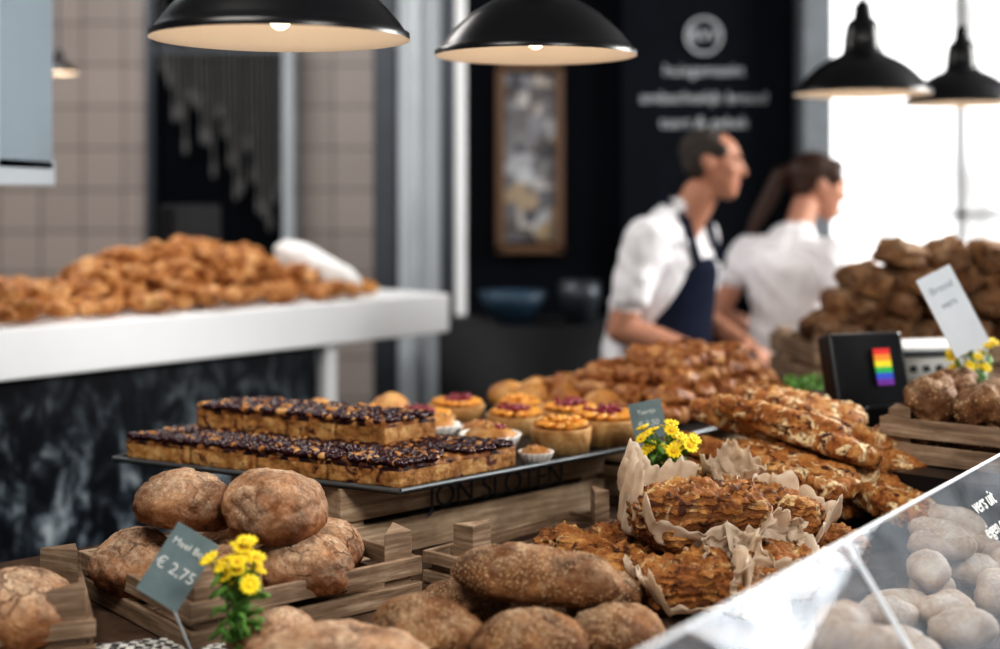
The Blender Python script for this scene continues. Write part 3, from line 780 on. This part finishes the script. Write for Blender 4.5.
# ------------------------------------------------------------------ glass sneeze guard
ug = V((0.577, 0.817, 0)).normalized(); og = V((0.817, -0.577, 0))
A = V((0.444, 1.786, 1.15))
OFF = og * 0.15 + V((0, 0, -0.222))
def gpanel(s0, s1):
    p0 = A + ug * s0; p1 = A + ug * s1
    nrm = ug.cross(OFF).normalized() * 0.003
    vs = [p0 - nrm, p1 - nrm, p1 + OFF - nrm, p0 + OFF - nrm, p0 + nrm, p1 + nrm, p1 + OFF + nrm, p0 + OFF + nrm]
    fs = [(3, 2, 1, 0), (4, 5, 6, 7), (0, 1, 5, 4), (1, 2, 6, 5), (2, 3, 7, 6), (3, 0, 4, 7)]
    return vs, fs
eg = bpy.data.objects.new('glass_sneeze_guard', None); eg.location = A; COL.objects.link(eg)
for s0, s1 in ((-0.78, -0.004), (0.004, 0.78), (0.788, 1.5)):
    b = MB(); b.add(*gpanel(s0, s1)); b.finish('pane', 'glass', False, parent=eg)
    b = MB()
    b.tube([A + ug * s0, A + ug * s1], 0.0030, 8); b.tube([A + ug * s0, A + ug * s0 + OFF], 0.0020, 8); b.tube([A + ug * s1, A + ug * s1 + OFF], 0.0020, 8)
    b.finish('polished_edge', 'white', False, parent=eg)
tx = ug; ty_ = -OFF.normalized(); tz = tx.cross(ty_)
Rt = Matrix((tx, ty_, tz)).transposed()
if tz.dot(og) < 0: Rt = Matrix((-tx, ty_, -tz)).transposed()
for s_, dv, sz in (('vers uit', .05, .035), ('eigen oven', .09, .03)):
    p = A + ug * 0.50 + OFF.normalized() * dv + Rt @ V((0, 0, .004)); text(s_, sz, p, Rt.to_euler(), 'chalk', eg)
b = MB()
for i in range(46):
    s = random.uniform(-.55, .95); w = random.uniform(-0.12, 0.06); lay = random.choice((0, 0, 1))
    if lay and w > 0: lay = 0
    p = A + ug * s + og * w
    b.shape((p.x, p.y, 0.95 + lay * .045), (random.uniform(.045, .075), .034, .03), (random.uniform(-.2, .2), random.uniform(-.2, .2), random.uniform(0, 3)), amp=.15, seed=i, tmpl=ICO[3], flat=.8, fine=.06)
b.finish('floured_bun_pile', 'pale')

# ------------------------------------------------------------------ right-hand stock
et = MB()
et.box((0.86, 3.12, 1.03), (0.26, 0.24, 0.22), rad(20)); et.box((0.80, 3.05, 1.20), (0.19, 0.05, 0.17), mi=0, R=Euler((rad(-15), 0, rad(20))).to_matrix())
till = et.finish('cash_register', ['black'], False, bevel=0.008)
b = MB(); b.box((0.835, 3.025, 1.215), (0.042, 0.004, 0.08), R=Euler((rad(-15), 0, rad(20))).to_matrix()); b.finish('rainbow_sticker', 'rainbow', False, parent=till)
b = MB()
b.box((1.0, 3.28, 1.08), (0.24, 0.16, 0.32), rad(15)); b.box((1.0, 3.195, 1.225), (0.18, 0.02, 0.012), rad(15), mi=1)
for i in range(6):
    for j in range(3): b.box((0.915 + i * .032, 3.176 + i * .0085, 1.13 + j * .03), (0.018, 0.012, 0.015), rad(15), mi=1)
b.finish('receipt_printer', ['wpaper', 'steeldk'], False, bevel=0.004)
b = MB(); prism(b, [(0.73, 2.62), (0.90, 2.48), (1.35, 2.9), (1.15, 3.0), (.95, 2.95)], 0.92, 1.07); b.finish('display_riser', 'black', False)
crate((0.745, 2.72), -38, 0.36, 0.30, 1.07, 0.085, 'wood', 0.02)
b = MB(); k = 0; LB = boxgrid(18, 18, 14)
for i in range(3):
    for j in range(2):
        a = rad(-38); p = V((0.745, 2.72, 0)) + V((math.cos(a), math.sin(a), 0)) * (.07 + i * .105) + V((-math.sin(a), math.cos(a), 0)) * (.08 + j * .13)
        for l in range(2):
            b.shape((p.x, p.y, 1.125 + l * .062), (.046, .054, .036), (rad(14), rad(-16), a + random.uniform(-.5, .5)), n=5, tmpl=LB, amp=.25, seed=k, flat=.95, fine=.08); k += 1
b.finish('cut_loaf_pile', 'dark')
crate((0.80, 3.62), 8, 0.66, 0.36, 0.92, 0.14, 'wooddk', 0.0); crate((0.82, 3.60), 8, 0.64, 0.36, 1.075, 0.12, 'wood', 0.02)
b = MB(); k = 0
for lay, (nu, nv) in enumerate(((5, 2), (5, 2), (4, 2), (3, 1))):
    for i in range(nu):
        for j in range(nv):
            b.shape((0.905 + lay * .045 + (.03 if lay == 3 else 0) + i * 0.122, 3.70 + j * .15 + i * .012 + random.uniform(-.02, .02), 1.220 + lay * 0.068), (.054, .062, .037), (rad(random.uniform(-22, 22)), rad(random.uniform(-25, 25)), random.uniform(-.8, .8)), n=5.2, tmpl=LB, amp=.28, seed=k + 60, flat=.95, fine=.12); k += 1
b.finish('rye_loaf_pile', 'dark')
def card(name, c, w, h, rot, mat, lines, tsize, stake=None, tmat='chalk'):
    R = Euler(rot).to_matrix(); b = MB(); b.box(c, (w, .003, h), R=R)
    if stake is not None:
        bot = V(c) + R @ V((0, .003, -h * .3)); b.tube([bot, V(stake)], 0.0022, 8, 1)
    o = b.finish(name, [mat, 'steel'], False)
    for (s_, dz, k_) in lines:
        p = V(c) + R @ V((0, -.0022, dz * h)); q = (R.to_4x4() @ Matrix.Rotation(rad(90), 4, 'X')).to_euler()
        text(s_, tsize * k_, p, q, tmat, o)
    return o
card('sign_card', (0.955, 2.93, 1.345), .085, .18, (rad(-12), rad(-24), rad(12)), 'wtag', [('Brood', .3, 1), ('vers', .1, 1)], .022, (0.985, 2.95, 1.12), 'inkpale')
card('price_tag', (-0.462, 1.99, 1.060), .068, .108, (rad(-8), rad(33), rad(8)), 'card', [('Meel Bol', .28, .85), ('€ 2,75', -.05, 1.35)], .0175, (-0.45, 2.02, 0.93))
card('price_tag', (0.293, 2.75, 1.145), .066, .074, (rad(-8), rad(-12), rad(0)), 'card', [('Taartje', .22, .8), ('€ 3,50', -.1, 1)], .016, (0.30, 2.79, 1.07))

# ------------------------------------------------------------------ flowers
def flowers(c, base, spread, n, seed, hr=0.0175):
    rnd = random.Random(seed); b = MB(); c = V(c); base = V(base)
    b.lathe(base, [(0, 0), (.018, 0), (.022, .02), (.020, .045), (.018, .045), (.016, .004), (0, .004)], 24, 3)
    for i in range(n):
        d = V((rnd.gauss(0, 1), rnd.gauss(0, 1), rnd.gauss(0, .7))); d.normalize(); d *= spread * rnd.uniform(.35, 1)
        h = c + d; up = (V((0, 0, 1)) + d / spread * .8 + V((0, -.45, 0))).normalized()
        m1 = base + V((0, 0, .05)) + (h - base) * .4 + V((rnd.uniform(-.005, .005),) * 3)
        b.tube([base + V((rnd.uniform(-.008, .008), rnd.uniform(-.008, .008), .006)), m1, h], .0014, 6, 0)
        R = up.to_track_quat('Z', 'Y').to_matrix(); np_ = 11
        s_ = hr * rnd.uniform(.65, 1.05)
        for kx in range(np_):
            a = 6.283 * kx / np_
            RR = R @ Matrix.Rotation(a, 3, 'Z') @ Matrix.Rotation(-.35, 3, 'Y')
            b.ball(h + RR @ V((s_ * .58, 0, .001)), (s_ * .5, s_ * .24, s_ * .10), 1, 1, R=RR)
        b.ball(h + up * .003, s_ * .32, 2 if rnd.random() < .6 else 1, 1)
    for i in range(n * 3):
        t = rnd.uniform(.3, .95); p = base.lerp(c, t) + V((rnd.uniform(-1, 1), rnd.uniform(-1, 1), rnd.uniform(-.5, .5))) * spread * .6
        b.ball(p, (.020, .0065, .0015), 0, 1, R=Euler((rnd.uniform(-1, 1), rnd.uniform(-1, 1), rnd.uniform(0, 6))).to_matrix())
    return b.finish('yellow_flower_bunch', ['green', 'yellow', 'yellowc', 'glass'])
flowers((-0.365, 1.93, 1.070), (-0.36, 1.925, 0.922), .046, 22, 1)
flowers((0.305, 2.56, 1.135), (0.315, 2.60, 1.0), .058, 26, 2)
flowers((1.04, 3.05, 1.235), (1.045, 3.06, 1.075), .055, 18, 3)
b = MB(); rnd = random.Random(5)
b.lathe((0.76, 3.46, 1.07), [(0, 0), (.05, 0), (.10, .014), (.098, .018), (.05, .006), (0, .006)], 40, 1)
for i in range(70):
    b.ball((0.76 + rnd.gauss(0, .035), 3.46 + rnd.gauss(0, .035), 1.09 + rnd.uniform(0, .04)), (.02, .009, .002), 0, 1, R=Euler((rnd.uniform(-1, 1), rnd.uniform(-1, 1), rnd.uniform(0, 6))).to_matrix())
b.finish('salad_plate', ['green', 'white'])

# ------------------------------------------------------------------ people
def person(name, base, F, prims_fn, mats, headF):
    F = V(F).normalized(); R = V((F.y, -F.x, 0)); Z = V((0, 0, 1)); B = V(base)
    P = []
    Mb = Matrix((R, F, Z)).transposed()
    def W(r, f, z): return B + R * r + F * f + Z * z
    def add(lab, c0, r0, c1=None, r1=None, Mx=None):
        if isinstance(r0, (int, float)): r0 = (r0,) * 3
        if c1 is None: c1, r1 = c0, r0
        if isinstance(r1, (int, float)): r1 = (r1,) * 3
        P.append((lab, V(c0), V(r0), V(c1), V(r1), Mx or Mb))
    prims_fn(add, W, R, F, Z, headF)
    bm = bmesh.new()
    for (lab, c0, r0, c1, r1, Mx) in P:
        vs = []
        for (c, r) in ((c0, r0), (c1, r1)) if (c0 - c1).length > 1e-6 else ((c0, r0),):
            for q in ICO[3][0] if min(r0) > .02 else ICO[2][0]:
                vs.append(bm.verts.new(c + Mx @ V((q.x * r.x, q.y * r.y, q.z * r.z))))
        res = bmesh.ops.convex_hull(bm, input=vs)
        junk = [g for g in res['geom_interior'] if isinstance(g, bmesh.types.BMVert)]
        bmesh.ops.delete(bm, geom=junk, context='VERTS')
    bmesh.ops.recalc_face_normals(bm, faces=bm.faces[:])
    me = bpy.data.meshes.new(name + '_src'); bm.to_mesh(me); bm.free()
    o = bpy.data.objects.new(name + '_src', me); COL.objects.link(o)
    rm = o.modifiers.new('r', 'REMESH'); rm.mode = 'VOXEL'; rm.voxel_size = 0.0052; rm.use_smooth_shade = True
    sm = o.modifiers.new('s', 'SMOOTH'); sm.factor = .5; sm.iterations = 3
    dg = bpy.context.evaluated_depsgraph_get(); dg.update()
    me2 = bpy.data.meshes.new_from_object(o.evaluated_get(dg)); me2.name = name
    bpy.data.objects.remove(o)
    nv = len(me2.vertices); co_ = np.empty(nv * 3); me2.vertices.foreach_get('co', co_); co_ = co_.reshape(-1, 3)
    nf = len(me2.polygons); fc = np.empty(nf * 3); me2.polygons.foreach_get('center', fc); fc = fc.reshape(-1, 3)
    labs = list(mats.keys())
    def label(pts):
        best = np.full(len(pts), 1e9); idx = np.zeros(len(pts), int)
        for (lab, c0, r0, c1, r1, Mx) in P:
            a = np.array(c0); d = np.array(c1) - a; dd = d @ d
            t = np.clip(((pts - a) @ d) / dd, 0, 1) if dd > 1e-12 else np.zeros(len(pts))
            c = a + t[:, None] * d; rr = np.array(r0) + t[:, None] * (np.array(r1) - np.array(r0))
            q = (pts - c) @ np.array(Mx); l = np.linalg.norm(q / rr, axis=1)
            dist = (l - 1) * np.linalg.norm(q, axis=1) / np.maximum(l, 1e-6)
            m = dist < best; best[m] = dist[m]; idx[m] = labs.index(lab)
        return idx
    flab = label(fc)
    vl = label(co_)
    cloth = [labs.index('shirt')]
    nrm = np.empty(nv * 3); me2.vertices.foreach_get('normal', nrm); nrm = nrm.reshape(-1, 3)
    for i in np.nonzero(np.isin(vl, cloth))[0]:
        p = co_[i]
        k = noise.fractal(V((p[0] * 8, p[1] * 8, p[2] * 5)), .8, 2, 3) * .013
        k += (abs(noise.noise(V((p[0] * 7 + p[2] * 9, p[1] * 7 - p[2] * 6, p[2] * 3)))) - .2) * -.018
        co_[i] += nrm[i] * k
    me2.vertices.foreach_set('co', co_.ravel())
    me2.materials.clear()
    for l in labs: me2.materials.append(M[mats[l]])
    me2.polygons.foreach_set('material_index', flab.tolist())
    me2.polygons.foreach_set('use_smooth', [True] * nf); me2.update()
    ob = bpy.data.objects.new(name, me2); COL.objects.link(ob)
    return ob

def hand(add, wrist, Dv, N, T, lab='skin', s=1.0, curl=.5):
    wrist = V(wrist); Dv = V(Dv).normalized(); N = (V(N) - V(N).dot(Dv) * Dv).normalized(); T = Dv.cross(N) * (1 if Dv.cross(N).dot(V(T)) > 0 else -1)
    Mx = Matrix((T, Dv, N)).transposed()
    add(lab, wrist + Dv * .015 * s, (.028 * s, .02, .019), wrist + Dv * .082 * s, (.042 * s, .014, .014), Mx)
    for off, ln in ((.035, .070), (.0115, .078), (-.012, .072), (-.035, .057)):
        ba = wrist + Dv * .082 * s + T * off * s
        d1 = (Dv * math.cos(curl) + N * math.sin(curl) + T * off * 3).normalized(); d2 = (Dv * math.cos(curl * 2.1) + N * math.sin(curl * 2.1) + T * off * 2).normalized()
        m = ba + d1 * ln * .52; t = m + d2 * ln * .5
        add(lab, ba, .0102, m, .0095, Mx); add(lab, m, .0095, t, .0078, Mx)
    b0 = wrist + Dv * .028 * s + T * .026 * s; m = b0 + (T * .75 + Dv * .6 + N * .35).normalized() * .042; t = m + (Dv * .9 + N * .35 + T * .15).normalized() * .032
    add(lab, b0, .014, m, .0115, Mx); add(lab, m, .0115, t, .009, Mx)

def head(add, C, HF, hair, female=False, tilt=0.0):
    HF = V(HF).normalized(); HR = V((HF.y, -HF.x, 0)).normalized(); HZ = HR.cross(HF).normalized()
    Mx = Matrix((HR, HF, HZ)).transposed(); C = V(C)
    def h(r, f, z): return C + Mx @ V((r, f, z))
    add('skin', h(0, -.005, .030), (.073, .092, .080), None, None, Mx)
    add('skin', h(0, .030, -.025), (.060, .060, .055), h(0, .052, -.082), (.032, .031, .025), Mx)
    add('skin', h(0, .045, .0), (.062, .045, .06), None, None, Mx)
    add('skin', h(0, .072, .034), (.050, .019, .016), None, None, Mx)
    add('skin', h(0, .086, .016), (.009, .010, .01), h(0, .101, -.020), (.013, .013, .010), Mx)
    for s in (-1, 1):
        add('skin', h(s * .040, .060, -.012), (.022, .022, .02), None, None, Mx)
        add('skin', h(s * .031, .078, .012), .0135, None, None, Mx)
        add('eye', h(s * .032, .0855, .012), (.0085, .007, .0055), None, None, Mx)
        add('hair', h(s * .032, .090, .032), (.016, .005, .0038), None, None, Mx)
        add('skin', h(s * .076, -.008, .004), (.009, .018, .028), h(s * .079, -.014, .014), (.007, .016, .018), Mx)
    add('lip', h(0, .081, -.050), (.022, .010, .005), h(0, .079, -.059), (.018, .010, .005), Mx)
    if not female:
        add('hair', h(0, -.026, .044), (.078, .085, .076), None, None, Mx)
        add('hair', h(0, -.045, .005), (.074, .055, .05), None, None, Mx)
        for s in (-1, 1): add('hair', h(s * .064, .012, .050), (.014, .038, .03), None, None, Mx)
    else:
        add('hair', h(0, -.022, .046), (.082, .094, .082), None, None, Mx)
        add('hair', h(0, .04, .085), (.058, .04, .03), None, None, Mx)
        add('hair', h(0, -.06, .005), (.066, .045, .05), None, None, Mx)
        for s in (-1, 1): add('hair', h(s * .066, .02, .050), (.016, .045, .036), None, None, Mx)
        add('hair', h(0, -.105, .05), .024, h(-.01, -.135, .03), .030, Mx)
        add('hair', h(-.01, -.135, .03), .030, h(-.015, -.165, -.06), .030, Mx)
        add('hair', h(-.015, -.165, -.06), .030, h(-.02, -.20, -.15), .024, Mx)
        add('hair', h(-.02, -.20, -.15), .024, h(-.02, -.22, -.24), .008, Mx)
    return h

def man(add, W, R, F, Z, HF):
    add('trouser', W(0, 0, .93), (.175, .13, .10), W(0, .0, 1.0), (.175, .14, .08))
    add('shirt', W(0, .01, 1.02), (.180, .150, .08), W(0, .03, 1.20), (.175, .155, .08))
    add('shirt', W(0, .03, 1.20), (.175, .155, .08), W(0, .075, 1.38), (.185, .135, .09))
    add('shirt', W(-.135, .09, 1.455), (.075, .08, .06), W(.135, .09, 1.455), (.075, .08, .06))
    add('shirt', W(-.10, .09, 1.48), (.06, .06, .045), W(-.03, .115, 1.555), (.045, .055, .02))
    add('shirt', W(.10, .09, 1.48), (.06, .06, .045), W(.03, .115, 1.555), (.045, .055, .02))
    add('skin', W(0, .125, 1.48), (.058, .060, .05), W(0, .185, 1.59), (.057, .062, .05))
    add('apron', W(0, .055, 1.00), (.186, .140, .30), W(0, .085, 1.18), (.160, .130, .10))
    add('apron', W(0, .085, 1.18), (.160, .130, .10), W(0, .125, 1.34), (.120, .112, .07))
    for s in (-1, 1):
        add('apron', W(s * .088, .21, 1.38), .015, W(s * .090, .175, 1.50), .014)
        add('apron', W(s * .090, .175, 1.50), .014, W(s * .060, .08, 1.572), .014)
    add('apron', W(-.058, .08, 1.572), .014, W(.058, .08, 1.572), .014)
    head(add, W(0, .225, 1.678), HF, 'hair')
    for s, sh, el, wr in ((1, (.195, .09, 1.45), (.25, .02, 1.165), (.13, .255, 1.085)), (-1, (-.195, .10, 1.45), (-.235, .07, 1.17), (-.10, .30, 1.10))):
        S = W(*sh); E_ = W(*el); Wr = W(*wr); mid = S.lerp(E_, .66)
        add('shirt', S, (.075, .075, .068), mid, (.074, .070, .05))
        add('skin', S.lerp(E_, .3), .050, E_, .045); add('skin', E_, .045, E_.lerp(Wr, .35), .046); add('skin', E_.lerp(Wr, .35), .046, Wr, .028)
        hand(add, Wr, (Wr - E_) + F * .02, -Z * .9 - R * s * .3, -R * s + Z * .3, curl=.45)
    for s in (-1, 1):
        add('trouser', W(s * .09, 0, .90), (.092, .1, .08), W(s * .095, .02, .50), (.062, .065, .05))
        add('trouser', W(s * .095, .02, .50), (.062, .066, .05), W(s * .10, -.02, .10), (.048, .052, .03))
        add('shoe', W(s * .10, -.03, .045), (.042, .05, .045), W(s * .11, .13, .032), (.042, .05, .030))

def woman(add, W, R, F, Z, HF):
    add('trouser', W(0, 0, .90), (.165, .125, .11), W(0, .0, .98), (.155, .115, .08))
    add('shirt', W(0, 0, 1.0), (.155, .118, .08), W(0, .015, 1.14), (.132, .105, .07))
    add('shirt', W(0, .015, 1.14), (.132, .105, .07), W(0, .035, 1.32), (.150, .110, .08))
    add('shirt', W(-.11, .05, 1.395), (.058, .06, .047), W(.11, .05, 1.395), (.058, .06, .047))
    for s in (-1, 1): add('shirt', W(s * .06, .10, 1.27), (.058, .055, .055))
    add('shirt', W(0, .06, 1.42), (.095, .06, .04), W(0, .080, 1.475), (.056, .052, .018))
    add('skin', W(0, .08, 1.42), (.046, .048, .05), W(.01, .145, 1.54), (.046, .050, .05))
    add('apron', W(0, .01, .97), (.170, .134, .022), None, None)
    add('apron', W(0, .02, .72), (.168, .135, .2), W(0, .02, .92), (.163, .125, .06))
    head(add, W(.035, .195, 1.605), HF, 'hair', True)
    for s, sh, el, wr in ((1, (.165, .04, 1.39), (.245, -.07, 1.15), (.18, .17, 1.09)), (-1, (-.16, .05, 1.39), (-.245, -.01, 1.165), (-.14, .20, 1.07))):
        S = W(*sh); E_ = W(*el); Wr = W(*wr); mid = S.lerp(E_, .45)
        add('shirt', S, (.060, .062, .056), mid, (.060, .057, .035))
        add('skin', S.lerp(E_, .3), .043, E_, .038); add('skin', E_, .038, E_.lerp(Wr, .35), .038); add('skin', E_.lerp(Wr, .35), .038, Wr, .024)
        hand(add, Wr, (Wr - E_) + F * .02, -Z * .9 - R * s * .3, -R * s + Z * .3, s=.9, curl=.45)
    for s in (-1, 1):
        add('trouser', W(s * .085, 0, .88), (.088, .098, .08), W(s * .088, .02, .48), (.055, .06, .05))
        add('trouser', W(s * .088, .02, .48), (.055, .06, .05), W(s * .09, -.02, .10), (.042, .046, .03))
        add('shoe', W(s * .09, -.03, .04), (.036, .045, .04), W(s * .10, .11, .028), (.037, .045, .027))

mm = dict(skin='skin', shirt='shirt', apron='navy', trouser='jeans', hair='hairg', eye='eye', lip='lip', shoe='black')
person('man_baker', (0.485, 4.55, 0), (.85, -.5, 0), man, mm, V((1, -.22, -.06)))
mm2 = dict(mm); mm2['skin'] = 'skin2'; mm2['hair'] = 'hairb'; mm2['apron'] = 'jeans'
person('woman_baker', (0.965, 4.72, 0), (.60, .80, 0), woman, mm2, V((1, .12, -.14)))

# ------------------------------------------------------------------ light
w = bpy.data.worlds.new('world'); SC.world = w; w.use_nodes = True
bg = w.node_tree.nodes['Background']; bg.inputs[0].default_value = (0.86, 0.93, 1.0, 1); bg.inputs[1].default_value = 0.45
def area(name, loc, tgt, sx, sy, e, col):
    l = bpy.data.lights.new(name, 'AREA'); l.shape = 'RECTANGLE'; l.size = sx; l.size_y = sy; l.energy = e; l.color = col
    o = bpy.data.objects.new(name, l); o.location = loc; o.rotation_euler = (V(tgt) - V(loc)).to_track_quat('-Z', 'Y').to_euler(); COL.objects.link(o)
area('window_light', (3.6, 4.2, 2.7), (0.2, 2.5, 1.0), 1.8, 1.3, 215, (1.0, 0.98, 0.95))
area('front_fill', (1.3, 0.3, 3.05), (0.0, 2.6, 1.0), 0.9, 0.7, 58, (1.0, 0.95, 0.89))  # added fill from the customer side, brightens the shaded crate fronts
area('overhead_fill', (-0.9, 1.4, 3.1), (-0.2, 2.6, 1.0), 0.9, 0.8, 34, (1.0, 0.95, 0.88))  # unseen soft fill overhead, added to lift the foreground midtones
area('back_fill', (-1.6, 4.6, 3.1), (-1.4, 4.9, 1.0), 1.4, 1.2, 44, (1.0, 0.96, 0.93))  # extra fill with no fixture, added to brighten the white back counter
try:
    SC.view_settings.view_transform = 'Standard'
    SC.view_settings.look = 'Medium High Contrast'
except Exception as ex: print('LOOK', ex)
